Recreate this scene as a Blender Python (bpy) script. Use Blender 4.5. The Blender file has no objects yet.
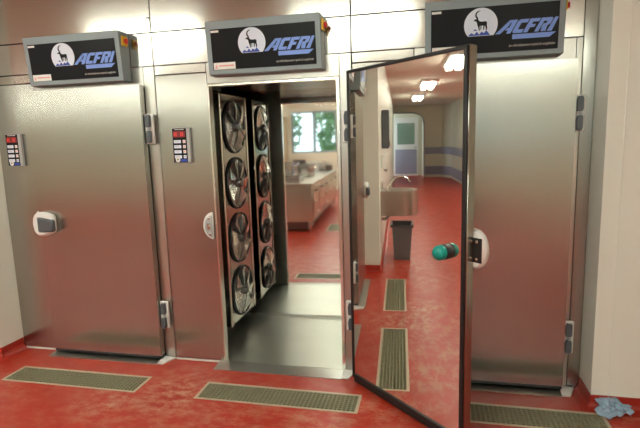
import bpy, bmesh, math, random
from mathutils import Vector, Matrix
random.seed(7)
SC = bpy.context.scene
COL = SC.collection

# ------------------------------------------------------------------ camera
YAW, PITCH, ROLL, FPX = 0.2252, 0.152, -0.0298, 490.9
CAM = Vector((3.176, -3.092, 1.573))
f_ = Vector((-math.sin(YAW)*math.cos(PITCH), math.cos(YAW)*math.cos(PITCH), -math.sin(PITCH)))
r0 = Vector((math.cos(YAW), math.sin(YAW), 0)); u0 = r0.cross(f_)
r_ = r0*math.cos(ROLL)+u0*math.sin(ROLL); u_ = -r0*math.sin(ROLL)+u0*math.cos(ROLL)
cd = bpy.data.cameras.new('camera'); cam = bpy.data.objects.new('camera', cd); COL.objects.link(cam)
cd.sensor_width = 36; cd.lens = FPX/640*36; cd.clip_start = .05; cd.clip_end = 200
cam.matrix_world = Matrix(((r_.x, u_.x, -f_.x, CAM.x), (r_.y, u_.y, -f_.y, CAM.y), (r_.z, u_.z, -f_.z, CAM.z), (0, 0, 0, 1)))
SC.camera = cam
# ------------------------------------------------------------------ light
SC.view_settings.view_transform = 'Standard'; SC.view_settings.look = 'None'
SC.view_settings.exposure = 0.24; SC.view_settings.gamma = 1
W = bpy.data.worlds.new('world'); SC.world = W; W.use_nodes = True
bg = W.node_tree.nodes['Background']; bg.inputs[0].default_value = (.72, .88, 1.0, 1); bg.inputs[1].default_value = 3.0
LAMP = 19.0          # strength of the ceiling lamps' tubes

# ------------------------------------------------------------------ materials
def mat(name, col, rough=.5, metal=0, bump=None, emit=None, var=None, coat=0, alpha=None, trans=0, aniso=None, spec=None, rvar=None):
    m = bpy.data.materials.new(name); m.use_nodes = True
    nt = m.node_tree; N = nt.nodes; L = nt.links; b = N['Principled BSDF']
    b.inputs['Base Color'].default_value = (*col, 1); b.inputs['Roughness'].default_value = rough
    b.inputs['Metallic'].default_value = metal
    if coat: b.inputs['Coat Weight'].default_value = coat; b.inputs['Coat Roughness'].default_value = .12
    if spec is not None: b.inputs['Specular IOR Level'].default_value = spec
    if trans: b.inputs['Transmission Weight'].default_value = trans
    if emit: b.inputs['Emission Color'].default_value = (*emit[0], 1); b.inputs['Emission Strength'].default_value = emit[1]
    g = N.new('ShaderNodeNewGeometry')
    def tex(scale, stretch=(1, 1, 1), detail=3):
        mp = N.new('ShaderNodeMapping'); mp.inputs['Scale'].default_value = stretch
        L.new(g.outputs['Position'], mp.inputs['Vector'])
        t = N.new('ShaderNodeTexNoise'); t.inputs['Scale'].default_value = scale; t.inputs['Detail'].default_value = detail
        L.new(mp.outputs[0], t.inputs['Vector']); return t
    if var:      # (scale, amount, stretch)
        t = tex(var[0], var[2] if len(var) > 2 else (1, 1, 1)); mx = N.new('ShaderNodeMix'); mx.data_type = 'RGBA'
        mx.inputs[6].default_value = (*[c*(1-var[1]) for c in col], 1); mx.inputs[7].default_value = (*[min(1, c*(1+var[1])) for c in col], 1)
        L.new(t.outputs['Fac'], mx.inputs[0]); L.new(mx.outputs[2], b.inputs['Base Color'])
    if rvar:
        t = tex(rvar[0], rvar[2] if len(rvar) > 2 else (1, 1, 1)); mr = N.new('ShaderNodeMapRange')
        mr.inputs['From Min'].default_value = .3; mr.inputs['From Max'].default_value = .7
        mr.inputs['To Min'].default_value = rough-rvar[1]; mr.inputs['To Max'].default_value = rough+rvar[1]
        L.new(t.outputs['Fac'], mr.inputs['Value']); L.new(mr.outputs[0], b.inputs['Roughness'])
    if bump:     # (scale, strength, distance, stretch)
        t = tex(bump[0], bump[3] if len(bump) > 3 else (1, 1, 1)); bp = N.new('ShaderNodeBump')
        bp.inputs['Strength'].default_value = bump[1]; bp.inputs['Distance'].default_value = bump[2]
        L.new(t.outputs['Fac'], bp.inputs['Height']); L.new(bp.outputs[0], b.inputs['Normal'])
    if aniso:
        b.inputs['Anisotropic'].default_value = aniso[0]
        c = N.new('ShaderNodeCombineXYZ')
        for i in range(3): c.inputs[i].default_value = aniso[1][i]
        L.new(c.outputs[0], b.inputs['Tangent'])
    return m
M = {}
M['steel'] = mat('brushed_steel', (.44, .435, .40), .26, 1, aniso=(.78, (1, 0, 0)), var=(60, .035, (6, 6, .08)), bump=(1.3, .25, .012))
M['steel_top'] = mat('brushed_steel_fascia', (.52, .50, .455), .19, 1, aniso=(.66, (0, 0, 1)), var=(60, .03, (.08, 6, 6)), bump=(1.6, .25, .012))
M['steel_trim'] = mat('satin_steel_trim', (.50, .49, .455), .30, 1, var=(80, .04, (6, 6, .1)))
M['steel_bright'] = mat('polished_steel_trim', (.78, .76, .70), .2, 1)
M['mirror'] = mat('mirror_polished_steel', (.86, .83, .77), .018, 1, bump=(1.3, .05, .004))
M['mirror_in'] = mat('polished_steel_lining', (.84, .84, .81), .035, 1, bump=(1.6, .06, .004))
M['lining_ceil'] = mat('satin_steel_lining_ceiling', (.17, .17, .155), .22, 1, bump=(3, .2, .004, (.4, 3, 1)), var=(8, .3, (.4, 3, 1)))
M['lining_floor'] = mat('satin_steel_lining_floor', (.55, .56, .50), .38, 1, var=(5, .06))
M['fanpanel'] = mat('fan_panel_steel', (.42, .42, .39), .10, 1)
def radial(name, col, rough):
    m = mat(name, col, rough, 1); nt = m.node_tree; b = nt.nodes['Principled BSDF']; b.inputs['Anisotropic'].default_value = .93
    t = nt.nodes.new('ShaderNodeTangent'); t.direction_type = 'RADIAL'; t.axis = 'X'; nt.links.new(t.outputs[0], b.inputs['Tangent']); return m
M['fandisc'] = radial('fan_back_disc', (.60, .59, .56), .30)
M['blade'] = radial('fan_blade', (.92, .91, .87), .26)
M['dark_steel'] = mat('dark_steel', (.16, .155, .15), .35, 1)
M['carcass'] = mat('dark_carcass', (.05, .048, .045), .6)
M['black_rubber'] = mat('black_rubber', (.012, .012, .013), .42)
M['black'] = mat('black_acrylic', (.010, .010, .013), .3, spec=.12)
M['boxpaint'] = mat('grey_blue_enamel', (.25, .31, .335), .42, 0, bump=(300, .08, .001))
M['white'] = mat('white_plastic', (.78, .78, .76), .4)
M['caulk'] = mat('white_sealant', (.72, .68, .62), .5)
M['gplastic'] = mat('grey_plastic', (.085, .10, .115), .4)
M['lgplastic'] = mat('light_grey_plastic', (.42, .43, .43), .4)
M['green'] = mat('green_plastic', (.0, .28, .23), .3)
M['yellow'] = mat('yellow_plastic', (.85, .55, .03), .4)
M['red'] = mat('red_plastic', (.65, .03, .02), .4)
M['redscreen'] = mat('red_screen', (.22, .012, .015), .35)
M['blue'] = mat('logo_blue', (.19, .33, .80), .45)
M['lblue'] = mat('emblem_pale_blue', (.72, .79, .93), .5)
M['dblue'] = mat('emblem_deep_blue', (.03, .08, .42), .5)
M['greytext'] = mat('slogan_grey', (.62, .60, .57), .5)
M['pink'] = mat('sticker_pink', (.80, .35, .36), .5)
M['cream'] = mat('cream_paint', (.70, .69, .56), .55, var=(2, .03))
M['panelwhite'] = mat('white_wall_panel', (.84, .87, .80), .38, var=(3, .02))
M['ceil'] = mat('ceiling_paint', (.74, .69, .60), .7)
M['lilac'] = mat('lilac_vinyl', (.30, .31, .40), .5)
M['redlcd'] = mat('red_digits', (.3, .02, .02), .4, emit=((.9, .05, .04), .5))
M['lamp'] = mat('lamp_diffuser', (.9, .9, .9), .5, emit=((.93, 1, .86), LAMP))
M['lamp_added'] = mat('lamp_diffuser_added', (.9, .9, .9), .5, emit=((.93, 1, .86), LAMP*1.5))  # stronger output for the added kitchen lamps, so the steel reflects a brighter room
M['lampbody'] = mat('lamp_body', (.8, .8, .78), .4)
M['grate'] = mat('galvanised_grating', (.30, .285, .19), .5, .2, var=(40, .2))
M['gframe'] = mat('grate_frame_steel', (.58, .50, .38), .45, .3, var=(30, .12))
M['pit'] = mat('drain_pit', (.05, .047, .03), .6)
M['cloth'] = mat('blue_cloth', (.30, .44, .58), .8, var=(40, .25))
M['winframe'] = mat('window_frame_paint', (.22, .30, .32), .4)
M['binp'] = mat('grey_bin_plastic', (.13, .13, .135), .45)
M['islandsteel'] = mat('kitchen_steel', (.66, .62, .54), .3, 1)
M['leaf'] = mat('leaf_green', (.22, .36, .17), .6, var=(5, .5))
M['bark'] = mat('bark', (.16, .12, .09), .8, var=(9, .3))
M['grass'] = mat('lawn', (.12, .22, .06), .8, var=(2, .3))
M['pot'] = mat('pan_steel', (.5, .5, .5), .25, 1)
g = bpy.data.materials.new('window_glass'); g.use_nodes = True
b = g.node_tree.nodes['Principled BSDF']; b.inputs['Transmission Weight'].default_value = 1; b.inputs['Roughness'].default_value = 0; b.inputs['IOR'].default_value = 1.01
b.inputs['Base Color'].default_value = (.95, 1, .97, 1); M['glass'] = g

def floor_mat():
    m = bpy.data.materials.new('red_resin_floor'); m.use_nodes = True
    nt = m.node_tree; N = nt.nodes; L = nt.links; b = N['Principled BSDF']
    g = N.new('ShaderNodeNewGeometry')
    def noise(sc, det, rough=.6, st=(1, 1, 1)):
        mp = N.new('ShaderNodeMapping'); mp.inputs['Scale'].default_value = st; L.new(g.outputs['Position'], mp.inputs[0])
        t = N.new('ShaderNodeTexNoise'); t.inputs['Scale'].default_value = sc; t.inputs['Detail'].default_value = det; t.inputs['Roughness'].default_value = rough
        L.new(mp.outputs[0], t.inputs[0]); return t.outputs['Fac']
    def mr(x, a, b_, c, d):
        n = N.new('ShaderNodeMapRange'); L.new(x, n.inputs[0])
        for i, v in zip((1, 2, 3, 4), (a, b_, c, d)): n.inputs[i].default_value = v
        return n.outputs[0]
    def mix(fac, a, c):
        n = N.new('ShaderNodeMix'); n.data_type = 'RGBA'
        L.new(fac, n.inputs[0])
        for i, v in ((6, a), (7, c)):
            if isinstance(v, tuple): n.inputs[i].default_value = (*v, 1)
            else: L.new(v, n.inputs[i])
        return n.outputs[2]
    def mul(a, c):
        n = N.new('ShaderNodeMath'); n.operation = 'MULTIPLY'; L.new(a, n.inputs[0])
        if isinstance(c, float): n.inputs[1].default_value = c
        else: L.new(c, n.inputs[1])
        return n.outputs[0]
    base = mix(mr(noise(2.2, 5), .3, .7, 0, 1), (.41, .020, .007), (.46, .027, .010))
    # worn, whitish scuffed patches with soft edges
    tot = None
    for (x, y, r, s) in SCUFFS:
        d = N.new('ShaderNodeVectorMath'); d.operation = 'DISTANCE'; d.inputs[1].default_value = (x, y, 0); L.new(g.outputs['Position'], d.inputs[0])
        k = mr(d.outputs['Value'], 0, r, s, 0)
        if tot is None: tot = k
        else:
            n = N.new('ShaderNodeMath'); n.operation = 'MAXIMUM'; L.new(tot, n.inputs[0]); L.new(k, n.inputs[1]); tot = n.outputs[0]
    n = N.new('ShaderNodeMath'); n.operation = 'ADD'; L.new(tot, n.inputs[0]); n.inputs[1].default_value = .10; tot = n.outputs[0]
    patch = mul(mr(noise(8, 10, .78, (1, 1.6, 1)), .45, .62, 0, 1), tot)
    streak = mul(mr(noise(34, 8, .8, (1, .5, 1)), .56, .72, 0, 1), .25)
    c1 = mix(patch, base, (.58, .36, .24)); c2 = mix(streak, c1, (.48, .12, .07))
    L.new(c2, b.inputs['Base Color'])
    L.new(mr(noise(6, 5), .3, .7, .30, .42), b.inputs['Roughness'])
    bp = N.new('ShaderNodeBump'); bp.inputs['Strength'].default_value = .1; bp.inputs['Distance'].default_value = .001
    L.new(noise(45, 4), bp.inputs['Height']); L.new(bp.outputs[0], b.inputs['Normal'])
    return m
SCUFFS = [(1.62, -.46, .42, 1.0), (1.25, -.62, .35, .8), (2.55, -.62, .5, .55), (2.9, -.45, .35, .5), (.3, -.75, .6, .35), (3.6, -1.1, .8, .4), (2.2, -.75, .7, .45), (-.3, -.6, .5, .5), (4.3, -.4, .35, .6), (1.5, -.9, .8, .35)]
M['floor'] = floor_mat()
M['cove'] = mat('red_resin_cove', (.36, .025, .014), .3)

# ------------------------------------------------------------------ mesh helpers
class MB:
    def __init__(s): s.bm = bmesh.new(); s.mats = []
    def mi(s, m):
        m = M[m] if isinstance(m, str) else m
        if m not in s.mats: s.mats.append(m)
        return s.mats.index(m)
    def _fin(s, verts, m, bev, mtx, smooth=False, seg=1):
        faces = list({f for v in verts for f in v.link_faces})
        i = s.mi(m)
        for f in faces: f.material_index = i; f.smooth = smooth
        if bev:
            ed = list({e for f in faces for e in f.edges})
            r = bmesh.ops.bevel(s.bm, geom=ed, offset=bev, segments=seg, affect='EDGES', clamp_overlap=True, material=-1)
            verts = list({v for f in r['faces'] for v in f.verts} | {v for v in verts if v.is_valid})
        if mtx is not None: bmesh.ops.transform(s.bm, matrix=mtx, verts=[v for v in verts if v.is_valid])
    def box(s, x0, x1, y0, y1, z0, z1, m, bev=0, mtx=None, seg=1):
        v = [s.bm.verts.new((x, y, z)) for x in (x0, x1) for y in (y0, y1) for z in (z0, z1)]
        for q in ((0, 1, 3, 2), (4, 6, 7, 5), (0, 4, 5, 1), (2, 3, 7, 6), (0, 2, 6, 4), (1, 5, 7, 3)):
            s.bm.faces.new([v[i] for i in q])
        s._fin(v, m, bev, mtx, seg=seg); return s
    def hexa(s, P, m, bev=0, mtx=None):     # 8 points, order as in box
        v = [s.bm.verts.new(p) for p in P]
        for q in ((0, 1, 3, 2), (4, 6, 7, 5), (0, 4, 5, 1), (2, 3, 7, 6), (0, 2, 6, 4), (1, 5, 7, 3)):
            s.bm.faces.new([v[i] for i in q])
        s._fin(v, m, bev, mtx); return s
    def prism(s, pts, a, b_, m, axis='y', bev=0, mtx=None, smooth=False):
        # polygon in the two other axes, extruded from a to b_ along axis
        def P(p, t):
            return {'y': (p[0], t, p[1]), 'x': (t, p[0], p[1]), 'z': (p[0], p[1], t)}[axis]
        A = [s.bm.verts.new(P(p, a)) for p in pts]; B = [s.bm.verts.new(P(p, b_)) for p in pts]; n = len(pts)
        s.bm.faces.new(A); s.bm.faces.new(B[::-1])
        for i in range(n): s.bm.faces.new((A[i], B[i], B[(i+1) % n], A[(i+1) % n]))
        s._fin(A+B, m, bev, mtx, smooth); return s
    def lathe(s, prof, m, mtx=None, seg=24, smooth=True):   # profile (r, z) about z
        rows = []
        for r, z in prof:
            if r < 1e-5: rows.append([s.bm.verts.new((0, 0, z))])
            else: rows.append([s.bm.verts.new((r*math.cos(2*math.pi*k/seg), r*math.sin(2*math.pi*k/seg), z)) for k in range(seg)])
        for A, B in zip(rows, rows[1:]):
            for k in range(seg):
                j = (k+1) % seg
                q = [A[k % len(A)], A[j % len(A)], B[j % len(B)], B[k % len(B)]]
                q = [v for i, v in enumerate(q) if v not in q[:i]]
                if len(q) > 2: s.bm.faces.new(q)
        s._fin([v for r in rows for v in r], m, 0, mtx, smooth); return s
    def tube(s, pts, r, m, seg=10, mtx=None, closed=False):
        pts = [Vector(p) for p in pts]; rings = []; n = len(pts)
        rr = r if isinstance(r, (list, tuple)) else [r]*n
        up = None
        for i, p in enumerate(pts):
            if closed: d = (pts[(i+1) % n]-pts[i-1]).normalized()
            else: d = (pts[min(i+1, n-1)]-pts[max(i-1, 0)]).normalized()
            if up is None: up = d.orthogonal().normalized()
            a = (up-d*up.dot(d)).normalized(); up = a; c = d.cross(a)
            rings.append([s.bm.verts.new(p+(a*math.cos(2*math.pi*k/seg)+c*math.sin(2*math.pi*k/seg))*rr[i]) for k in range(seg)])
        pr = list(zip(rings, rings[1:]))
        if closed: pr.append((rings[-1], rings[0]))
        for A, B in pr:
            for k in range(seg): s.bm.faces.new((A[k], A[(k+1) % seg], B[(k+1) % seg], B[k]))
        if not closed: s.bm.faces.new(rings[0][::-1]); s.bm.faces.new(rings[-1])
        s._fin([v for R in rings for v in R], m, 0, mtx, True); return s
    def build(s, name, parent=None, loc=None, rot=None):
        bmesh.ops.recalc_face_normals(s.bm, faces=s.bm.faces)
        me = bpy.data.meshes.new(name); s.bm.to_mesh(me); s.bm.free()
        for m in s.mats: me.materials.append(m)
        try: me.set_sharp_from_angle(angle=math.radians(40))
        except Exception: pass
        o = bpy.data.objects.new(name, me); COL.objects.link(o)
        if parent: o.parent = parent
        if loc: o.location = loc
        if rot: o.rotation_euler = rot
        return o
def box(name, x0, x1, y0, y1, z0, z1, m, parent=None, bev=0, label=None):
    o = MB().box(x0, x1, y0, y1, z0, z1, m, bev).build(name, parent)
    if label: o['label'] = label
    return o
def thing(name, label, cat, loc=(0, 0, 0), rz=0, group=None):
    o = bpy.data.objects.new(name, None); COL.objects.link(o); o.location = loc; o.rotation_euler = (0, 0, rz)
    o.empty_display_size = .1; o['label'] = label; o['category'] = cat
    if group: o['group'] = group
    return o
def tag(o, label, cat, group=None):
    o['label'] = label; o['category'] = cat
    if group: o['group'] = group
    return o
def struct(o, label=None):
    o['kind'] = 'structure'
    if label: o['label'] = label
    return o
def dup(root, loc, label, group=None):
    def cp(o, p):
        c = o.copy(); COL.objects.link(c); c.parent = p
        for ch in [q for q in bpy.data.objects if q.parent == o]: cp(ch, c)
        return c
    c = cp(root, None); c.location = loc; c['label'] = label
    if group: c['group'] = group
    return c

U = (0.0, 1.35, 2.695)
XL, XR, YWL, YWR, CEIL = .018, 4.07, -.205, -.213, 2.72
# ------------------------------------------------------------------ setting: floor with three drain openings
GR = [(.2975, 1.3257), (1.738, 2.766), (3.096, 4.124)]; GY0, GY1 = -.4975, -.285
GO = (0, 0, .025)
KG = (1.70, 2.30, -3.86, -3.16)      # drain by the kitchen island
def floor():
    RC = [(g[0], g[1], GY0+o, GY1+o) for g, o in zip(GR, GO)]+[KG]
    xs = sorted({-14.6, 5.6} | {x for g in RC for x in g[:2]}); ys = sorted({-10.2, 1.05} | {y for g in RC for y in g[2:]})
    mb = MB(); i = mb.mi('floor'); V = {}
    for a in xs:
        for c in ys: V[a, c] = mb.bm.verts.new((a, c, 0))
    for a, a2 in zip(xs, xs[1:]):
        for c, c2 in zip(ys, ys[1:]):
            if any(g[0] < (a+a2)/2 < g[1] and g[2] < (c+c2)/2 < g[3] for g in RC): continue
            mb.bm.faces.new((V[a, c], V[a2, c], V[a2, c2], V[a, c2])).material_index = i
    return struct(mb.build('floor'), 'glossy red resin floor with pale scuffed patches')
floor()
struct(box('ceiling', -14.6, 5.6, -10.2, 1.05, CEIL, CEIL+.1, 'ceil'), 'cream ceiling')
# left wall: the stub beside the first freezer and the long wall beyond it
struct(box('wall_left', -13.6, XL, YWL, 1.05, 0, CEIL, 'panelwhite'), 'white wall left of the freezers')
mb = MB(); mb.box(XR, 5.6, YWR, 1.05, 0, CEIL, 'panelwhite')
for x in (4.155, 4.75, 5.35): mb.box(x, x+.006, YWR-.004, YWR, .08, CEIL, 'panelwhite')
struct(mb.build('wall_right'), 'white panelled wall projecting right of the freezers')
struct(box('wall_back', XL, XR, 1.0, 1.05, 0, CEIL, 'cream'))
struct(box('wall_east', 5.5, 5.6, -10.2, YWR, 0, CEIL, 'cream'))
# far end of the corridor with a portal to the recessed door
mb = MB(); mb.box(-13.7, -13.6, -10.2, -1.32, 0, CEIL, 'cream')
mb.box(-13.7, -13.6, -1.32, YWL, 2.42, CEIL, 'cream')
pr = [(-1.32, 2.42), (-1.32, 2.0), (-1.27, 2.22), (-1.16, 2.34), (-.98, 2.40), (-.9, 2.42)]
mb.prism(pr, -13.7, -13.6, 'cream', 'x')
struct(mb.build('wall_end'), 'cream end wall with rounded portal')
mb = MB(); mb.box(-13.595, -13.54, -1.37, -1.32, 0, 2.0, 'lgplastic')
mb.tube([(-13.57, -1.345, 2.0), (-13.57, -1.29, 2.24), (-13.57, -1.17, 2.37), (-13.57, -.98, 2.43), (-13.57, -.5, 2.45), (-13.57, -.22, 2.45)], .03, 'lgplastic')
struct(mb.build('trim_1'), 'grey rounded portal edging')
struct(box('wall_recess', -14.6, -14.5, -1.6, 0, 0, CEIL, 'cream'))
mb = MB(); mb.box(-14.5, -13.7, -1.42, -1.32, 0, CEIL, 'cream')
struct(mb.build('wall_side'), 'cream wall of the door recess')
d = box('door_1', -14.5, -14.45, -1.16, -.22, 0, 2.3, 'white'); struct(d, 'white door with a window and a lilac lower panel')
box('door_pane', -14.45, -14.44, -1.02, -.34, 1.25, 2.08, mat('green_glass', (.20, .30, .24), .15), d)
box('kick_panel', -14.45, -14.435, -1.1, -.26, .08, 1.05, 'lilac', d)
MB().tube([(-14.44, -1.09, 1.12), (-14.39, -1.09, 1.12), (-14.39, -1.0, 1.12)], .012, 'dark_steel').build('door_handle', d)
# corridor's right hand wall, running out at an angle, with its lilac bumper rails
def slab(name, P, Q, t, z0, z1, m):
    P, Q = Vector(P), Vector(Q); n = Vector(((Q-P).y, -(Q-P).x)).normalized()*t
    return MB().prism([P, Q, Q+n, P+n], z0, z1, m, 'z').build(name)
struct(slab('wall_corridor', (-9.2, -2.45), (-13.0, -2.30), -.12, 0, CEIL, 'cream'), 'cream corridor wall')
struct(slab('wall_corner', (-13.0, -2.30), (-13.6, -2.0), -.12, 0, CEIL, 'cream'), 'cream angled corner wall')
for nm, P, Q in (('trim_2', (-13.59, -1.38), (-13.59, -2.02)), ('trim_3', (-13.55, -2.0), (-13.0, -2.285)), ('trim_4', (-13.0, -2.285), (-9.2, -2.435))):
    o = slab(nm, P, Q, -.05, .88, 1.13, 'lilac'); struct(o, 'lilac bumper rail')
for nm, P, Q in (('trim_5', (-13.59, -1.38), (-13.59, -2.02)), ('trim_6', (-13.55, -2.0), (-13.0, -2.285)), ('trim_7', (-13.0, -2.285), (-9.2, -2.435))):
    o = slab(nm, P, Q, -.03, .1, .42, 'lilac'); struct(o, 'lilac kick rail')
struct(box('wall_west', -9.3, -9.2, -10.2, -2.57, 0, CEIL, 'cream'))
# window wall opposite the freezers
WN = [(-6.2, -4.7), (-3.75, -2.3), (-.27, 1.15), (1.75, 3.15), (3.7, 5.1)]; WZ0, WZ1 = 1.15, 2.42
mb = MB(); mb.box(-13.7, 5.6, -10.2, -10.05, 0, WZ0, 'cream'); mb.box(-13.7, 5.6, -10.2, -10.05, WZ1, CEIL, 'cream')
e = [-13.7]+[v for w in WN for v in w]+[5.6]
for a, c in zip(e[::2], e[1::2]): mb.box(a, c, -10.2, -10.05, WZ0, WZ1, 'cream')
struct(mb.build('wall_front'), 'cream wall with a row of windows')
for i, (a, c) in enumerate(WN):
    mb = MB(); y0, y1 = -10.17, -10.09; t = .06; mid = (a+c)/2
    mb.box(a, a+t, y0, y1, WZ0, WZ1, 'winframe'); mb.box(c-t, c, y0, y1, WZ0, WZ1, 'winframe')
    mb.box(a+t, c-t, y0, y1, WZ0, WZ0+t, 'winframe'); mb.box(a+t, c-t, y0, y1, WZ1-t, WZ1, 'winframe')
    mb.box(mid-.05, mid+.05, y0, y1, WZ0+t, WZ1-t, 'winframe')
    o = struct(mb.build('window_%d' % (i+1)), 'grey-green framed window of two lights')
    for q0, q1 in ((a+t, mid-.05), (mid+.05, c-t)): box('pane', q0, q1, -10.135, -10.125, WZ0+t, WZ1-t, 'glass', o)
# coved skirting
def cove(name, path, h=.085, r=.05):
    # path of (x,y) points, room on the right-hand side of the direction of travel
    mb = MB(); prof = [(0, 0), (0, h), (.006, h)]+[(.006+r*(1-math.cos(a)), .004+r*(1-math.sin(a))) for a in [k*math.pi/2/5 for k in range(1, 6)]][::1]+[(.006+r, 0)]
    prof = [(0, 0), (0, h), (.007, h), (.007, r)]+[(.007+r*(1-math.cos(k*math.pi/10)), r*(1-math.sin(k*math.pi/10))) for k in range(1, 6)]
    rows = []; P = [Vector(p) for p in path]
    for i, p in enumerate(P):
        ns = []
        for a, c in ((i-1, i), (i, i+1)):
            if a >= 0 and c < len(P): d = (P[c]-P[a]).normalized(); ns.append(Vector((-d.y, d.x)))
        n = ns[0] if len(ns) == 1 else (ns[0]+ns[1])/(1+ns[0].dot(ns[1]))
        rows.append([mb.bm.verts.new((p.x+n.x*q, p.y+n.y*q, z+.0005)) for q, z in prof])
    i = mb.mi('cove')
    for A, B in zip(rows, rows[1:]):
        for k in range(len(prof)): mb.bm.faces.new((A[k], A[(k+1) % len(prof)], B[(k+1) % len(prof)], B[k])).material_index = i
    mb.bm.faces.new(rows[0]).material_index = i; mb.bm.faces.new(rows[-1][::-1]).material_index = i
    return struct(mb.build(name), 'red coved skirting')
cove('baseboard_left', [(XL, -.004), (XL, YWL), (-13.5, YWL)])
cove('baseboard_right', [(5.5, YWR), (XR, YWR), (XR, -.004)])
struct(box('ground', -30, 25, -40, -10.25, -.35, -.3, 'grass'), 'lawn outside the windows')

# ------------------------------------------------------------------ floor drains
def drain(x0, x1, y0, y1, label, group, nx=38, ny=8):
    cx, cy = (x0+x1)/2, (y0+y1)/2
    t = thing('floor_drain', label, 'floor drain', (cx, cy, 0), 0, group)
    a, c, p, q = x0-cx, x1-cx, y0-cy, y1-cy; w = .017
    mb = MB()
    for B in ((a, c, p, p+w), (a, c, q-w, q), (a, a+w, p+w, q-w), (c-w, c, p+w, q-w)): mb.box(*B, -.03, .002, 'gframe')
    mb.build('frame', t)
    mb = MB(); mb.box(a, c, p, q, -.10, -.09, 'pit')
    for B in ((a, c, p-.004, p), (a, c, q, q+.004), (a-.004, a, p, q), (c, c+.004, p, q)): mb.box(*B, -.10, -.001, 'pit')
    mb.build('channel', t)
    mb = MB(); a += w+.002; c -= w+.002; p += w+.002; q -= w+.002
    for k in range(nx+1):
        x = a+(c-a)*k/nx; mb.box(x-.0034, x+.0034, p, q, -.022, 0, 'grate')
    for k in range(ny+1):
        y = p+(q-p)*k/ny; mb.box(a, c, y-.0034, y+.0034, -.022, -.001, 'grate')
    mb.build('grating', t)
LBL = ['long floor drain grate in front of the left freezer', 'long floor drain grate in front of the open doorway, middle of the three', 'long floor drain grate running out of view below the right freezer']
for (a, c), l, o in zip(GR, LBL, GO): drain(a, c, GY0+o, GY1+o, l, 'floor drains in front of the freezers')
drain(*KG[:2], *KG[2:], 'squarish floor drain beside the steel kitchen island, seen reflected', None, 26, 30)

# ------------------------------------------------------------------ lettering and emblem (drawn flat in x,z; front at y=0 facing -y)
def poly(mb, pts, m, ox, oz, s=1, slant=0, y=-.0006, t=.0012):
    mb.prism([(ox+s*(px+slant*pz), oz+s*pz) for px, pz in pts], y, y+t, m, 'y')
def letters(mb, ox, oz, h):
    S = .55
    K = 1.26
    def P(pts, dx): poly(mb, [(x*K+dx, z) for x, z in pts], 'blue', ox, oz, h, S)
    # A with its long left stroke and open foot
    P([(-.42, 0), (-.12, 0), (.16, .62), (.16, 1), (.02, 1)], 0); P([(.24, 0), (.5, 0), (.5, 1), (.0, 1), (.0, .78), (.24, .78)], 0); P([(.06, .24), (.24, .24), (.24, .44), (.12, .44)], 0)
    # C
    P([(.56, .14), (.66, 0), (1.18, 0), (1.18, .26), (.82, .26), (.82, .74), (1.18, .74), (1.18, 1), (.66, 1), (.56, .86)], 0)
    # F
    P([(1.24, 0), (1.5, 0), (1.5, .36), (1.74, .36), (1.74, .58), (1.5, .58), (1.5, .76), (1.84, .76), (1.84, 1), (1.24, 1)], 0)
    # R
    P([(1.9, 0), (2.14, 0), (2.14, .76), (2.34, .76), (2.34, .58), (2.18, .58), (2.18, .36), (2.28, 0), (2.56, 0), (2.48, .42), (2.6, .52), (2.6, .9), (2.5, 1), (1.9, 1)], 0)
    # I
    P([(2.64, 0), (2.92, 0), (2.86, 1), (2.66, 1)], 0)
def circle(n, r, zcut):
    P = []; a0 = math.asin(zcut/r)
    for k in range(n+1):
        a = a0+(math.pi-2*a0)*k/n; P.append((r*math.cos(a), r*math.sin(a)))
    return P
IBEX = [  # standing goat seen from the side, head to the left
    [(-.30, .10), (-.18, .16), (.05, .12), (.26, .14), (.34, .05), (.33, -.10), (.36, -.30), (.31, -.42), (.26, -.42), (.27, -.28), (.20, -.12), (.04, -.13), (-.10, -.12), (-.12, -.25), (-.10, -.42), (-.16, -.42), (-.21, -.22), (-.27, -.05)],
    [(-.30, .10), (-.27, -.05), (-.18, .0), (-.15, .18), (-.26, .32), (-.38, .30), (-.50, .22), (-.48, .17), (-.38, .18)],
    [(-.28, .30), (-.38, .40), (-.42, .54), (-.36, .70), (-.22, .80), (-.06, .80), (-.20, .74), (-.30, .64), (-.32, .52), (-.24, .38), (-.20, .30)],
    [(.12, -.08), (.20, -.12), (.16, -.38), (.10, -.38)], [(-.06, -.10), (.0, -.12), (-.02, -.36), (-.07, -.36)]]
def textmesh(txt, size, shear=0):
    cu = bpy.data.curves.new('t', 'FONT'); cu.body = txt; cu.size = size; cu.shear = shear; cu.align_x = 'RIGHT'
    o = bpy.data.objects.new('t', cu); COL.objects.link(o); bpy.context.view_layer.update()
    me = bpy.data.meshes.new_from_object(o.evaluated_get(bpy.context.evaluated_depsgraph_get())); bpy.data.objects.remove(o); return me

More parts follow.
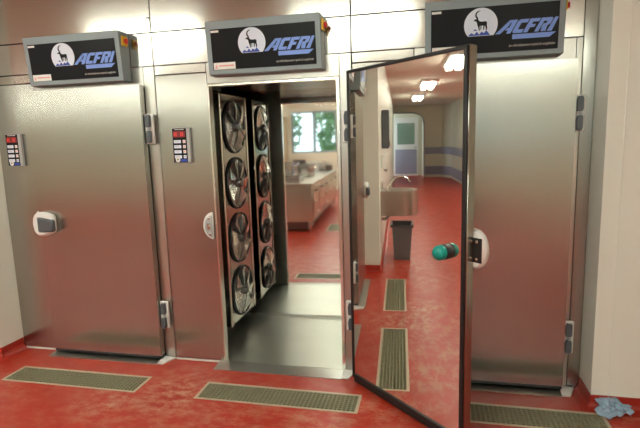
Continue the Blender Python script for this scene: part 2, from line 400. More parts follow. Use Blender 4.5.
# ------------------------------------------------------------------ the blast freezers
DX0, DX1, DZ0, DZ1, DY, DT = .353, 1.266, .040, 1.968, -.052, .050     # closed door
SX0, SX1, OX0, OX1, OZ = .0, .372, .3787, 1.266, 1.9506
def make_hinge(parent, x, y, z):
    o = MB().box(-.030, .034, -.02, 0, -.10, .10, 'white', .005).build('hinge', parent, (x, y, z))
    mb = MB()
    for s in (-1, 1):
        c = .052*s
        mb.prism([(-.014, c-.040), (.014, c-.042), (.020, c-.03), (.020, c+.03), (.014, c+.042), (-.008, c+.040), (-.016, c+.015)], -.045, -.018, 'gplastic', 'y', .003)
    mb.tube([(.006, -.032, -.095), (.006, -.032, .095)], .011, 'lgplastic')
    mb.build('hinge_cover', o)['label'] = 'dark grey hinge cover'
    return o
def make_handle(parent, loc=(0, 0, 0), rot=None):
    # white half-round shell at the left, grey lever to the right; mounted at y=0 facing -y, door edge at x=0
    h = MB()
    pts = [(.115, .066), (.06, .086), (.0, .092), (-.035, .082), (-.060, .055), (-.070, .0), (-.060, -.055), (-.035, -.082), (.0, -.092), (.06, -.080), (.115, -.055)]
    h.prism(pts, -.052, -.004 if not rot else -.004, 'white', 'y', .014, smooth=True)
    o = h.build('door_handle', parent, loc, rot); o['label'] = 'white shell handle with grey lever'
    mb = MB()
    mb.hexa([(-.020, -.060, -.060), (-.020, -.060, .060), (-.020, -.010, -.060), (-.020, -.010, .060), (.125, -.074, -.050), (.125, -.074, .036), (.125, -.03, -.050), (.125, -.03, .036)], 'gplastic', .012)
    mb.build('lever', o)['label'] = 'grey lever'
    return o
def keeper(parent, x, z):
    # half-moon catch plate on the side panel, flat edge at the door side
    mb = MB(); P = [(.0, .095)]+[(-.075*math.sin(a), .095*math.cos(a)) for a in [k*math.pi/12 for k in range(1, 12)]]+[(.0, -.095)]
    mb.prism(P, -.018, -.001, 'white', 'y', .005)
    P2 = [(x_*.72-.004, z_*.78) for x_, z_ in P]
    mb.prism(P2, -.030, -.018, 'lgplastic', 'y', .003)
    mb.box(-.036, -.014, -.044, -.030, -.022, .022, 'steel_bright', .004)
    for s in (-1, 1): mb.lathe([(0, 0), (.008, 0), (.008, .004), (0, .006)], 'steel_bright', Matrix.Translation((-.02, -.030, .055*s)) @ Matrix.Rotation(math.pi/2, 4, 'X'), 12)
    o = mb.build('latch_keeper', parent, (x, -.001, z)); o['label'] = 'white half-moon latch keeper'
    return o
def make_freezer(idx, label):
    u = U[idx]; t = thing('blast_freezer', label, 'blast freezer', (u, 0, 0), 0, 'steel blast freezers built in a row')
    x0 = XL+.004 if idx == 0 else 0.002
    x1 = (1.347, 1.341, 1.300)[idx]
    g_ = .003; Tk = .03
    # panels of the front
    box('side_panel', x0, OX0-.002, 0, Tk, .012, 2.024, 'steel', t, .0015)
    box('side_panel', OX1+.002, x1, 0, Tk, .012, 2.088, 'steel_trim', t, .0015)
    box('head_strip', x0, OX0-.002, -.001, Tk, 2.029, 2.088, 'steel_top', t, .003)
    box('header', OX0, OX1, 0, Tk, 1.953, 2.088, 'steel_trim', t, .0015)
    box('fascia_panel', x0, x1, -.001, Tk, 2.092, 2.302, 'steel_top', t, .0015)
    mb = MB().box(x0, x1, 0, Tk, 2.308, CEIL-.004, 'steel_top', .0015)
    for z in (2.40,):
        for dx in ((x1-.02, x1-.006) if idx == 0 else ()): mb.lathe([(0, 0), (.005, 0), (.005, .003), (0, .004)], 'dark_steel', Matrix.Translation((dx, 0, z)) @ Matrix.Rotation(math.pi/2, 4, 'X'), 10)
    mb.build('upper_panel', t)
    mb = MB()   # sealing bead along the foot of the panels
    mb.box(x0, OX0-.01, -.008, .02, 0.0005, .012, 'caulk', .003); mb.build('sealing_bead', t)
    MB().box(OX1+.002, x1, -.008, .02, .0005, .012, 'caulk', .003).build('sealing_bead', t)
    if idx == 2:
        o = box('filler_panel', 1.304, XR-u-.003, .004, Tk, .0, CEIL-.004, 'steel', t, .0015)
    # body behind
    mb = MB(); y1 = .985
    if idx == 1:
        mb.box(x0, .05, .034, y1, 0.001, 2.30, 'carcass'); mb.box(1.335, x1, .034, y1, .001, 2.30, 'carcass')
        mb.box(.05, 1.335, .034, y1, 2.0, 2.30, 'carcass'); mb.box(.05, 1.335, .981, y1, .001, 2.0, 'carcass')
        mb.box(x0, x1, .034, .05, 2.30, CEIL-.004, 'carcass')
    else:
        mb.box(x0, x1 if idx < 2 else 1.37, .034, y1, .001, CEIL-.004, 'carcass')
    mb.build('body', t)['label'] = 'dark body behind the steel front'
    # sill plate with its white end cap
    mb = MB(); mb.hexa([(DX0-.005, -.115, .0005), (DX0-.005, -.115, .006), (DX0-.005, -.001, .0005), (DX0-.005, -.001, .016), (OX1-.012, -.115, .0005), (OX1-.012, -.115, .006), (OX1-.012, -.001, .0005), (OX1-.012, -.001, .016)], 'steel_trim')
    mb.build('sill_plate', t)
    mb = MB(); mb.hexa([(OX1-.012, -.105, .001), (OX1-.012, -.105, .012), (OX1-.012, -.001, .001), (OX1-.012, -.001, .02), (OX1+.034, -.105, .001), (OX1+.034, -.105, .012), (OX1+.075, -.009, .001), (OX1+.075, -.009, .02)], 'white', .002)
    mb.build('sill_cap', t)['label'] = 'white sill end cap'
    # control box above the door, leaning forward at the top
    bx0, bx1, bz0, bz1, yt, yb = .4417, 1.180, 1.9935, 2.3128, -.120, -.094
    mb = MB(); mb.hexa([(bx0, yb, bz0), (bx0, yt, bz1), (bx0, -.003, bz0-.004), (bx0, -.003, bz1), (bx1, yb, bz0), (bx1, yt, bz1), (bx1, -.003, bz0-.004), (bx1, -.003, bz1)], 'boxpaint', .004)
    cb = mb.build('control_box', t); cb['label'] = 'grey-blue control box over the door'
    tilt = math.atan2(yt-yb, bz1-bz0)      # negative: face looks slightly down
    def onface(o): o.matrix_local = Matrix.Translation((bx0, yb-.0006, bz0)) @ Matrix.Rotation(-tilt, 4, 'X') @ Matrix.Identity(4); return o
    o = MB().box(.034, .706, -.003, 0, .028, .272, 'black', .001).build('sign_plate', cb); onface(o); o['label'] = 'black sign plate'
    mb = MB(); R = .089
    poly(mb, circle(32, R, -.058), 'lblue', .303, .178, 1, 0, -.0045)
    for pl in IBEX: poly(mb, [(a*.085, c*.085+.004) for a, c in pl], 'black', .307, .180, 1, 0, -.0058)
    for pts in ([(-.068, -.056), (-.05, -.040), (-.034, -.050), (-.02, -.034), (-.004, -.056)], [(-.012, -.056), (.004, -.036), (.018, -.044), (.03, -.030), (.046, -.050), (.05, -.056)], [(-.04, -.030), (-.03, -.02), (-.018, -.03)]):
        poly(mb, pts, 'dblue', .303, .178, 1, 0, -.0058)
    onface(mb.build('emblem', cb))['label'] = 'pale round emblem with a standing ibex'
    mb = MB(); letters(mb, .416, .122, .069); onface(mb.build('logo_lettering', cb))['label'] = 'blue lettering ACFRI'
    ol = [q for q in bpy.data.objects if q.parent == cb and q.name.startswith('logo_lettering')][0]
    mb = MB(); poly(mb, [(0, 0), (.19, 0), (.222, .025), (0, .025)], 'blue', .470, .091, 1, 0, -.0045)
    onface(mb.build('logo_bar', cb))['label'] = 'blue bar under the lettering'
    for ob in (ol,): ob.data.transform(Matrix.Translation((0, -.0038, 0)))
    me = textmesh('Le refroidissement rapide & surgélation', .019, .25); me.transform(Matrix.Rotation(math.pi/2, 4, 'X'))
    sx = .235/max(v.co.x*-1 for v in me.vertices); me.transform(Matrix.Diagonal((sx, 1, 1, 1))); me.transform(Matrix.Translation((.690, -.0045, .052)))
    me.materials.clear(); me.materials.append(M['greytext'])
    so = bpy.data.objects.new('slogan', me); COL.objects.link(so); so.parent = cb; onface(so)
    mb = MB(); mb.box(.040, .185, -.0045, -.003, .030, .072, 'white'); mb.prism([(.048, .038), (.068, .038), (.058, .062)], -.0055, -.0045, 'pink', 'y')
    mb.box(.074, .176, -.0052, -.0045, .048, .056, 'pink'); onface(mb.build('warning_sticker', cb))['label'] = 'white warning sticker with red triangle'
    mb = MB(); mb.box(.038, .090, -.0045, -.003, .252, .264, 'white'); onface(mb.build('name_tag', cb))['label'] = 'small white tag'
    sw = MB().box(bx1, bx1+.012, -.092, -.034, 2.218, 2.282, 'yellow', .003).build('rotary_switch', cb); sw['label'] = 'yellow and red main switch'
    MB().lathe([(0, .014), (.014, .014), (.017, .010), (.017, 0), (0, 0)], 'red', Matrix.Translation((bx1+.010, -.060, 2.25)) @ Matrix.Rotation(math.pi/2, 4, 'Y'), 16).box(bx1+.022, bx1+.030, -.066, -.054, 2.234, 2.266, 'red', .002).build('knob', sw)
    # keypad
    kx, kz0, kz1 = .112, 1.438, 1.674
    kp = MB().box(kx, kx+.128, -.026, -.001, kz0, kz1, 'lgplastic', .003).build('keypad', t); kp['label'] = 'keypad with red display'
    MB().box(kx+.003, kx+.106, -.0285, -.026, kz0+.004, kz1-.004, 'black', .001).build('keypad_face', kp)
    mb = MB(); mb.box(kx+.010, kx+.098, -.0295, -.0285, kz1-.064, kz1-.022, 'redscreen')
    for q in range(4):
        xx = kx+.016+q*.012+(.024 if q > 1 else 0); mb.box(xx, xx+.008, -.0302, -.0295, kz1-.056, kz1-.030, 'redlcd')
    mb.box(kx+.02, kx+.09, -.0295, -.0285, kz1-.014, kz1-.009, 'greytext')
    mb.build('display', kp)['label'] = 'red digital display'
    for q in range(4):
        z = kz1-.092-q*.034
        MB().box(kx+.012, kx+.064, -.0297, -.0285, z-.0105, z+.0105, 'lblue').box(kx+.078, kx+.098, -.0297, -.0285, z-.0105, z+.0105, 'white').box(kx+.083, kx+.092, -.0303, -.0297, z-.005, z+.005, 'pink' if q < 3 else 'blue').box(kx+.018, kx+.05, -.0303, -.0297, z-.003, z+.003, 'greytext').build('key_row', kp)
    mb = MB(); mb.lathe([(0, .0015), (.017, .0015), (.017, 0), (0, 0)], 'white', Matrix.Translation((kx+.034, -.0288, kz0+.022)) @ Matrix.Rotation(math.pi/2, 4, 'X'), 20)
    mb.prism([(kx+.030, kz0+.016), (kx+.042, kz0+.024), (kx+.030, kz0+.030)], -.0312, -.0303, 'black', 'y'); mb.box(kx+.056, kx+.102, -.0297, -.0285, kz0+.008, kz0+.026, 'dblue')
    mb.build('badge', kp)['label'] = 'round white and blue badge'
    # door
    w = DX1-DX0
    if idx != 1:
        dr = bpy.data.objects.new('door', MB().box(0, w, -DT, 0, DZ0, DZ1, 'steel', .004, seg=2).build('door').data); COL.objects.link(dr)
        for q in list(bpy.data.objects):
            if q is not dr and q.type == 'MESH' and q.data == dr.data: bpy.data.objects.remove(q)
        dr.name = 'door'; dr.parent = t; dr.location = (DX0, -.007, 0)
        MB().box(.01, w-.01, 0, .006, DZ0+.01, DZ1-.01, 'black_rubber').build('gasket', dr)['label'] = 'black rubber seal'
        MB().box(.005, w-.005, -DT+.008, .0, DZ0-.020, DZ0-.001, 'black_rubber').build('sweep_seal', dr)
        make_handle(dr, (.045, -DT-.0005, 1.015))
        keeper(t, DX0-.012, 1.015)
        # hinges bridge door and post
        for z in (1.672, .350): make_hinge(dr, w+(.036 if idx == 0 else .018), -.012, z)
    else:
        keeper(t, OX0-.012, 1.003)
        for z in (1.645, .410):
            o = make_hinge(t, OX1+.045, -.001, z)
        # polished frame round the opening
        mb = MB(); mb.box(OX0, OX0+.014, -.007, .05, .016, OZ, 'steel_bright', .002); mb.box(OX1-.022, OX1, -.007, .05, .016, OZ, 'steel_bright', .002)
        mb.box(OX0, OX1, -.009, .05, OZ-.016, OZ, 'steel_bright', .002); mb.build('door_frame', t)['label'] = 'polished steel frame of the doorway'
        # lining
        lx0, lx1, lz0, lz1, ly = .07, 1.318, .018, 1.972, .945
        mb = MB(); mb.box(lx0-.01, lx0, .034, ly-.023, lz0, lz1, 'mirror_in'); mb.box(lx1, lx1+.01, .034, ly+.023, lz0, lz1, 'mirror_in')
        mb.prism([(lx0-.01, ly-.023), (lx1+.01, ly+.023), (lx1+.01, ly+.035), (lx0-.01, ly+.035)], lz0, lz1+.01, 'mirror_in', 'z');         mb.build('lining', t)['label'] = 'mirror-like steel lining'
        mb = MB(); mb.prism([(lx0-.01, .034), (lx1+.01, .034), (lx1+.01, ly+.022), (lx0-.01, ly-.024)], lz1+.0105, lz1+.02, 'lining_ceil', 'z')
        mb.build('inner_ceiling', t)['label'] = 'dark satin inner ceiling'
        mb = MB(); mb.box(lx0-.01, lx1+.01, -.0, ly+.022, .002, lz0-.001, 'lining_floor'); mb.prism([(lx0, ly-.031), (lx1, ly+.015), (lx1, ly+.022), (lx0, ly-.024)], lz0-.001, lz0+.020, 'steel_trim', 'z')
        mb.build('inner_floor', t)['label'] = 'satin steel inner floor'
        # fan wall
        fp = MB(); px = .312; fy0, fy1, fz0, fz1 = .32, .845, .135, 1.925; fy = .572
        fp.box(lx0+.03, px, fy0, fy0+.02, fz0, fz1, 'mirror_in', .003); fp.box(lx0+.03, px, fy1-.02, fy1, fz0, fz1, 'mirror_in', .003)
        fp.box(px-.004, px, fy0+.02, fy1-.02, fz0, fz1, 'fanpanel')
        fp.box(lx0+.03, px, fy0+.02, fy1-.02, fz0, fz0+.01, 'dark_steel')
        for yy in (fy0+.006, fy1-.006): fp.tube([(px+.004, yy, fz0), (px+.004, yy, fz1)], .007, 'steel_bright', 8)
        fp = fp.build('fan_panel', t); fp['label'] = 'polished upright panel carrying four fans'
        for k, cz in enumerate((1.683, 1.245, .806, .365)):
            mb = MB(); Rm = Matrix.Rotation(math.pi/2, 4, 'Y'); R = .203
            mb.lathe([(R-.012, .0), (R, .0), (R+.003, .008), (R, .016), (R-.008, .016), (R-.012, .0)], 'black_rubber', Rm, 40)
            mb.lathe([(0, .002), (R-.012, .002), (R-.012, .001), (0, .001)], 'fandisc', Rm, 40)
            mb.lathe([(0, .050), (.028, .048), (.036, .036), (.036, .002), (0, .002)], 'dark_steel', Rm, 20)
            for j in range(7):
                a0 = 2*math.pi*j/7+k*.37; P = []
                def pt(r, a, zz): return (r*math.cos(a), r*math.sin(a), zz)
                V = [mb.bm.verts.new(Rm @ Vector(pt(r, a0+aa, zz))) for r, aa, zz in ((.034, -.3, .008), (.034, .4, .022), (.115, .50, .030), (.187, .56, .030), (.187, -.06, .008), (.115, -.15, .006))]
                V2 = [mb.bm.verts.new(v.co-Vector((.002, 0, 0))) for v in V]; mi = mb.mi('blade')
                mb.bm.faces.new(V).material_index = mi; mb.bm.faces.new(V2[::-1]).material_index = mi
                for q in range(6): mb.bm.faces.new((V[q], V2[q], V2[(q+1) % 6], V[(q+1) % 6])).material_index = mi
            # wire guard: rings and spokes standing proud of the blades
            for rr in (.06, .10, .14, .178): mb.tube([(.044, rr*math.cos(q*math.pi/12), rr*math.sin(q*math.pi/12)) for q in range(24)], .0014, 'dark_steel', 4, closed=True)
            for j in range(4):
                a = math.pi/4+j*math.pi/2+.2; mb.tube([(.042, .03*math.cos(a), .03*math.sin(a)), (.044, .12*math.cos(a), .12*math.sin(a)), (.030, .200*math.cos(a), .200*math.sin(a))], .004, 'dark_steel', 6)
            mb.build('fan', fp, (px+.001, fy, cz))['label'] = 'round fan with black ring and bright blades'
        # open door: hinge line, opened towards the camera; local x runs from the hinge to the free edge, local -y is the outer skin
        th = math.radians(43.25); e = Vector((math.cos(th), -math.sin(th))); n = Vector((e.y, -e.x))   # n: mirror side
        D0 = Vector((2.6460, -.0945)); s0, s1 = .062, .953
        dr = MB().box(s0, s1, 0, DT, DZ0, DZ1, 'steel', .003).build('door', t)
        # local +y points away from the mirror side
        dr.matrix_local = Matrix.Translation((D0.x-u, D0.y, 0)) @ Matrix.Rotation(-th, 4, 'Z')
        dr['label'] = 'open door turned to show its mirror-polished inner face'
        z0, z1 = DZ0+.004, DZ1-.004; gw = .021
        mb = MB()
        for B in ((s0+.001, s0+gw*.45, z0, z1), (s1-gw-.005, s1-.004, z0, z1)): mb.box(B[0], B[1], -.012, 0, B[2], B[3], 'black_rubber', .002)
        for B in ((z0, z0+.028), (z1-.016, z1)): mb.box(s0+.001, s1-.004, -.012, 0, *B, 'black_rubber', .002)
        mb.build('gasket', dr)['label'] = 'black rubber seal'
        MB().box(s0+.006, s1-gw-.004, -.003, 0, z0+.026, z1-.014, 'mirror').build('inner_panel', dr)['label'] = 'mirror-polished inner panel'
        MB().box(s0+.004, s1-.006, 0, DT-.01, DZ0-.026, DZ0-.001, 'black_rubber').build('sweep_seal', dr)
        gk = MB(); Rm = Matrix.Translation((.827, -.003, 1.008)) @ Matrix.Rotation(math.pi/2, 4, 'X')
        gk.lathe([(0, .030), (.034, .030), (.038, .024), (.038, .0), (0, 0)], 'black_rubber', Rm, 28)
        gk = gk.build('safety_release', dr); gk['label'] = 'green push release on a black collar'
        MB().lathe([(0, .074), (.016, .072), (.030, .064), (.037, .050), (.038, .030), (.030, .028), (0, .028)], 'green', Rm, 28).build('push_knob', gk)['label'] = 'green push knob'
        # outer handle, its shell standing past the free edge
        hb = MB()
        P = [(.062, .095)]+[(.0+.0, .10), (-.035, .088), (-.062, .055), (-.072, .0), (-.062, -.055), (-.035, -.088), (0, -.10), (.062, -.095)]
        hb.prism(P, -.048, -.003, 'white', 'y', .012)
        hb.box(-.055, -.004, -.006, .0, -.06, .06, 'black_rubber', .004)
        for s in (-1, 1): hb.lathe([(0, .006), (.008, .004), (.008, 0), (0, 0)], 'steel_bright', Matrix.Translation((-.028, .0, .042*s)) @ Matrix.Rotation(-math.pi/2, 4, 'X'), 10)
        hb = hb.build('door_handle', dr); hb['label'] = 'white shell handle on the outer side'
        hb.matrix_local = Matrix.Translation((s1-.012, DT+.002, 1.028)) @ Matrix.Rotation(math.pi, 4, 'Z')
        mb = MB(); mb.hexa([(-.028, -.056, -.062), (-.028, -.056, .062), (-.028, -.012, -.062), (-.028, -.012, .062), (.150, -.078, -.040), (.150, -.078, .046), (.150, -.03, -.040), (.150, -.03, .046)], 'gplastic', .012)
        mb.build('lever', hb)['label'] = 'grey lever'
    return t
make_freezer(0, 'leftmost steel blast freezer, closed door with its hinges on the right')
make_freezer(1, 'middle steel blast freezer with its mirror-faced door standing open')
make_freezer(2, 'rightmost steel blast freezer, closed and partly hidden behind the open door')

# ------------------------------------------------------------------ crumpled blue cloth on the floor
def cloth():
    mb = MB(); n, m = 18, 12; R = random.Random(3); V = []
    for j in range(m+1):
        row = []
        for i in range(n+1):
            a, c = i/n-.5, j/m-.5
            wd = .5+.9*max(0, 1-abs(a+.18)*1.9)          # widest left of centre, running to a point on the right
            x = a*.17+.012*math.sin(9*c+2); y = c*.11*wd+.006*math.sin(21*a)
            z = .004+.030*max(0, 1-3.6*(a*a+c*c))*abs(math.sin(13*a+8*c)*math.cos(7*a-11*c))+.005*abs(math.sin(31*a+17*c))
            row.append(mb.bm.verts.new((x+R.uniform(-.003, .003), y+R.uniform(-.003, .003), z)))
        V.append(row)
    i_ = mb.mi('cloth')
    for j in range(m):
        for i in range(n):
            f = mb.bm.faces.new((V[j][i], V[j][i+1], V[j+1][i+1], V[j+1][i])); f.material_index = i_
    o = mb.build('cleaning_cloth', None, (4.176, -.262, .040), (math.radians(34), 0, -.22))
    md = o.modifiers.new('solid', 'SOLIDIFY'); md.thickness = .002
    tag(o, 'crumpled light blue cloth on the red floor by the white wall', 'cloth')
cloth()

# ------------------------------------------------------------------ things seen in the mirrors, plus unseen added kitchen lamps
def lamp(x, y, label, g='ceiling lamps', m='lamp'):
    t = thing('ceiling_lamp', label, 'ceiling lamp', (x, y, CEIL), 0, g)
    MB().box(-.62, .62, -.16, .16, -.06, -.001, 'lampbody', .006).build('housing', t)
    for s in (-1, 1): MB().box(-.58, .58, s*.075-.045, s*.075+.045, -.115, -.0605, m, .004).build('diffuser', t)
names = ['over the right freezer', 'over the middle freezer', 'over the wash basin', 'further along the corridor', 'nearest the far door']
for (x, y), l in zip(((2.45, -1.75), (.35, -1.6), (-2.2, -1.3), (-5.5, -1.05), (-9.0, -.95)), names): lamp(x, y, 'added unseen ceiling lamp '+l)
for x, y, l in ((4.6, -4.6, 'right of the kitchen island'), (1.2, -5.4, 'above the kitchen island'), (-2.4, -5.4, 'left of the kitchen island'), (-6.0, -5.4, 'far left in the kitchen'), (1.2, -8.4, 'nearest the windows'), (-4.0, -8.4, 'left, near the windows'), (-1.4, -8.4, 'middle, near the windows'), (4.0, -8.4, 'right, near the windows'), (-7.0, -8.4, 'far left, near the windows')):
    lamp(x, y, 'added unseen ceiling lamp '+l, m='lamp_added')  # lamps added out of view to brighten the kitchen walls mirrored in the steel

# wash basin on the wall left of the freezers
def basin():
    t = thing('wash_basin', 'small wall-hung steel wash basin left of the freezers, seen in the mirror door', 'wash basin', (-.62, YWL, 0))
    mb = MB(); o_ = []; i_ = []
    for k in range(17):      # rounded front outline, room side is -y
        a = math.pi*k/16; o_.append((.23*math.cos(a), -.26-.20*math.sin(a)))
    outer = [(.23, 0)]+o_+[(-.23, 0)]
    inner = [(x*.84, -.235+(y+.235)*.84) if y < 0 else (x*.84, -.05) for x, y in outer]
    n = len(outer); zt, zb = .91, .60
    A = [mb.bm.verts.new((x, y, zt)) for x, y in outer]; B = [mb.bm.verts.new((x, y, zb)) for x, y in outer]
    I = [mb.bm.verts.new((x, y, zt-.006)) for x, y in inner]; J = [mb.bm.verts.new((x*.7, -.235+(y+.235)*.7, zt-.15)) for x, y in inner]
    for k in range(n):
        q = (k+1) % n
        mb.bm.faces.new((A[k], A[q], B[q], B[k])); mb.bm.faces.new((A[q], A[k], I[k], I[q])); mb.bm.faces.new((I[q], I[k], J[k], J[q]))
    mb.bm.faces.new(J); mb.bm.faces.new(B)
    mb.mats.append(M['steel_trim']); mb.build('bowl', t)
    MB().tube([(0, -.10, .89), (0, -.11, .97), (0, -.14, 1.02), (0, -.20, 1.06), (0, -.27, 1.07), (0, -.33, 1.05), (0, -.36, 1.00)], .014, 'steel_bright').build('faucet', t)
    MB().tube([(0, -.09, .60), (0, -.09, .56), (0, -.05, .53), (0, -.004, .53)], .018, 'lgplastic').build('waste_pipe', t)
    MB().box(-.12, .12, -.02, 0, .93, 1.02, 'steel_bright', .004).build('splash_plate', t)
basin()
def bin_():
    t = thing('waste_bin', 'grey open waste bin under the wash basin', 'waste bin', (-.70, -.465, 0))
    mb = MB(); b0 = [(-.13, -.10), (.13, -.10), (.13, .10), (-.13, .10)]; z1 = .46
    def ring(sx, z): return [mb.bm.verts.new((x*sx, y*sx, z)) for x, y in b0]
    R = [ring(1, .002), ring(1.28, z1), ring(1.22, z1), ring(.95, .02)]
    mb.bm.faces.new(R[0]); mb.bm.faces.new(R[3])
    for A, B in zip(R, R[1:]):
        for k in range(4): mb.bm.faces.new((A[k], A[(k+1) % 4], B[(k+1) % 4], B[k]))
    mb.mats.append(M['binp']); mb.build('body', t)
    mb = MB()
    for s in (-1, 1): mb.box(-.175, .175, s*.137-.008, s*.137+.008, z1-.03, z1+.004, 'gplastic', .003); mb.box(s*.172-.008, s*.172+.008, -.129, .129, z1-.03, z1+.004, 'gplastic', .003)
    mb.build('rim', t)['label'] = 'darker rim'
bin_()
t = thing('towel_dispenser', 'dark grey wall dispenser above the wash basin', 'dispenser', (-1.0, YWL, 1.42))
MB().box(-.10, .10, -.10, -.001, 0, .50, 'gplastic', .012).build('housing', t); MB().box(-.07, .07, -.106, -.10, .03, .10, 'black', .002).build('slot', t)
t = thing('soap_dispenser', 'small white soap dispenser beside the basin', 'dispenser', (-.78, YWL, 1.16))
MB().box(-.05, .05, -.09, -.001, 0, .18, 'white', .012).build('housing', t); MB().box(-.03, .03, -.08, -.03, -.03, 0, 'lgplastic', .005).build('spout', t)

# steel island with drawers
th = 0
isl = thing('kitchen_island', 'long stainless steel kitchen island, seen reflected inside the freezer', 'kitchen island', (1.53, -3.02, 0), th)
mb = MB(); mb.box(-1.15, -.02, -3.6, -.02, .18, .80, 'islandsteel', .006); mb.build('cabinet', isl)
box('plinth', -1.08, -.12, -3.5, -.12, .03, .179, 'dark_steel', isl)
for x in (-1.1, -.07):
    for y in (-3.5, -.07): MB().tube([(x, y, .001), (x, y, .18)], .022, 'steel_bright').build('leg', isl)
mb = MB(); mb.box(-1.19, .0, -3.65, 0, .80, .84, 'islandsteel', .008); mb.build('worktop', isl)
for k in range(5):
    y1 = -.10-k*.68; d = MB().box(-.02, -.004, y1-.62, y1, .24, .78, 'islandsteel', .004).build('door', isl)
    MB().tube([(-.002, y1-.08, .70), (.035, y1-.08, .70), (.035, y1-.30, .70), (-.002, y1-.30, .70)], .010, 'dark_steel').build('handle', d)['label'] = 'dark bar handle'
    for q in range(2):
        MB().lathe([(0, .03), (.018, .028), (.02, 0), (0, 0)], 'white', Matrix.Translation((-.004, y1-.2-q*.2, .50-.2*q)) @ Matrix.Rotation(math.pi/2, 4, 'Y'), 12).build('knob', d)
def pan(x, y, r, h, label, m='pot', lid=False, z=.84):
    t = thing('cooking_pot', label, 'pot', (x, y, z))
    MB().lathe([(0, 0), (r*.95, 0), (r, .02), (r, h), (r+.008, h+.004), (r-.004, h), (r-.004, .01), (0, .006)], m, None, 28).build('pot_body', t)
    for s in (-1, 1): MB().tube([(s*r, -.04, h*.8), (s*(r+.04), -.03, h*.82), (s*(r+.04), .03, h*.82), (s*r, .04, h*.8)], .006, 'steel_bright', 6).build('handle', t)
pan(1.11, -4.6, .20, .22, 'wide steel pot on the island'); pan(.78, -4.2, .17, .30, 'taller steel pot on the island')
t = thing('gastro_tray', 'rectangular steel tray at the near end of the island', 'tray', (.95, -3.35, .84), th)
mb = MB()
for B in ((-.33, .33, -.20, -.192), (-.33, .33, .192, .20), (-.33, -.322, -.192, .192), (.322, .33, -.192, .192)): mb.box(*B, .0, .10, 'pot')
mb.box(-.322, .322, -.192, .192, 0, .006, 'pot'); mb.build('tray_body', t)
mb = MB()
for B in ((-.35, .35, -.22, -.20), (-.35, .35, .20, .22), (-.35, -.33, -.20, .20), (.33, .35, -.20, .20)): mb.box(*B, .094, .10, 'steel_bright')
mb.build('rim', t)
pan(1.30, -6.3, .16, .12, 'low dark pan behind the dish rack', 'dark_steel'); pan(.70, -6.2, .15, .26, 'tall dark pot at the far end of the island', 'dark_steel')
t = thing('storage_crate', 'blue-grey plastic crate on the island beside the pots', 'crate', (.62, -5.3, .84))
mb = MB()
for B in ((-.22, .22, -.16, -.15), (-.22, .22, .15, .16), (-.22, -.21, -.15, .15), (.21, .22, -.15, .15)): mb.box(*B, 0, .24, 'lilac')
mb.box(-.21, .21, -.15, .15, 0, .012, 'lilac'); mb.build('crate_body', t)
mb = MB()
for B in ((-.235, .235, -.175, -.16), (-.235, .235, .16, .175), (-.235, -.22, -.16, .16), (.22, .235, -.16, .16)): mb.box(*B, .22, .24, 'lilac', .002)
mb.build('rim', t)
# heaped clutter beside the window
t = thing('dish_rack', 'dark wire rack of dishes on the island, in front of the window', 'dish rack', (1.2, -5.6, .84))
mb = MB()
for z in (.02, .2):
    mb.tube([(-.28, -.2, z), (.28, -.2, z), (.28, .2, z), (-.28, .2, z)], .006, 'dark_steel', 6, closed=True)
for k in range(9):
    x = -.27+k*.0675; mb.tube([(x, -.2, .2), (x, -.2, .02), (x, .2, .02), (x, .2, .2)], .004, 'dark_steel', 5)
mb.build('wire_frame', t)
ordn = ['leftmost', 'second', 'third', 'fourth', 'fifth', 'rightmost']
for k in range(6):
    x = -.243+(k+1)*.0675
    tag(MB().lathe([(0, 0), (.09, .004), (.125, .02), (.12, .024), (.085, .010), (0, .006)], 'white', None, 24).build('dinner_plate', None, (1.2+x, -5.6, .992), (0, math.pi/2, 0)), 'white plate in the wire rack, %s of six from the left' % ordn[k], 'plate', 'plates in the dish rack')
t = thing('storage_cabinet', 'tall beige cabinet left of the window, seen reflected', 'cabinet', (-.80, -9.70, 0))
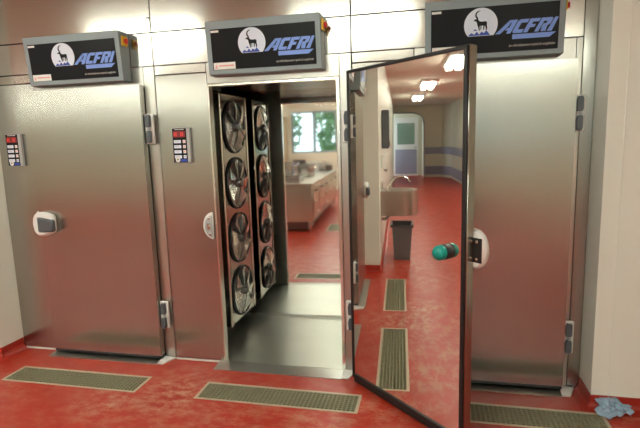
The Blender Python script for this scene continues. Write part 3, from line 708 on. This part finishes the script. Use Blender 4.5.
box('body', -.42, .42, -.30, .30, .002, 2.25, mat('beige_laminate', (.55, .42, .26), .5), t, .006)
for s in (-1, 1):
    d = box('door', min(s*.005, s*.415), max(s*.005, s*.415), .30, .32, .05, 2.2, mat('beige_laminate_door', (.58, .45, .28), .5), t, .003)
    MB().tube([(s*.04, .32, 1.0), (s*.04, .35, 1.0), (s*.04, .35, 1.2), (s*.04, .32, 1.2)], .007, 'steel_bright', 6).build('handle', d)

# trees outside the windows
def tree(x, y, h, r, label, seed):
    R = random.Random(seed); t = thing('tree', label, 'tree', (x, y, -.3), 0, 'trees outside the windows')
    mb = MB(); mb.tube([(0, 0, 0), (.05, .02, h*.4), (-.04, .05, h*.8)], [.14, .10, .05], 'bark', 8)
    for k in range(7):
        a = R.uniform(0, 6.28); z = h*R.uniform(.3, .75); l = r*R.uniform(.6, .95)
        mb.tube([(0, 0, z), (l*.5*math.cos(a), l*.5*math.sin(a), z+.35), (l*math.cos(a), l*math.sin(a), z+.5)], [.05, .03, .012], 'bark', 6)
    mb.build('trunk', t)
    mb = MB(); i = mb.mi('leaf')
    for k in range(2200):
        a = R.uniform(0, 6.28); q = R.random()**.5; zz = R.uniform(-1, 1); rr = r*q*math.sqrt(max(0, 1-zz*zz))
        c = Vector((rr*math.cos(a), rr*math.sin(a), h*.62+zz*h*.40))
        d1 = Vector((R.gauss(0, 1), R.gauss(0, 1), R.gauss(0, 1))).normalized()*.13; d2 = d1.orthogonal().normalized()*.08
        mb.bm.faces.new([mb.bm.verts.new(c+v) for v in (-d1, d2, d1, -d2)]).material_index = i
    mb.build('foliage', t)
for i, (x, y, h, r, l) in enumerate(((-8.5, -15, 4.3, 1.3, 'furthest left'), (-5.0, -14.5, 4.0, 1.25, 'left of the beige cabinet'), (-1.9, -14.2, 3.9, 1.2, 'behind the beige cabinet'), (.9, -14.8, 4.1, 1.25, 'behind the island'), (3.7, -15.2, 4.2, 1.3, 'right of the island'), (6.6, -14.3, 3.9, 1.2, 'furthest right'))):
    tree(x, y, h, r, 'leafy green tree outside the windows, '+l, i)
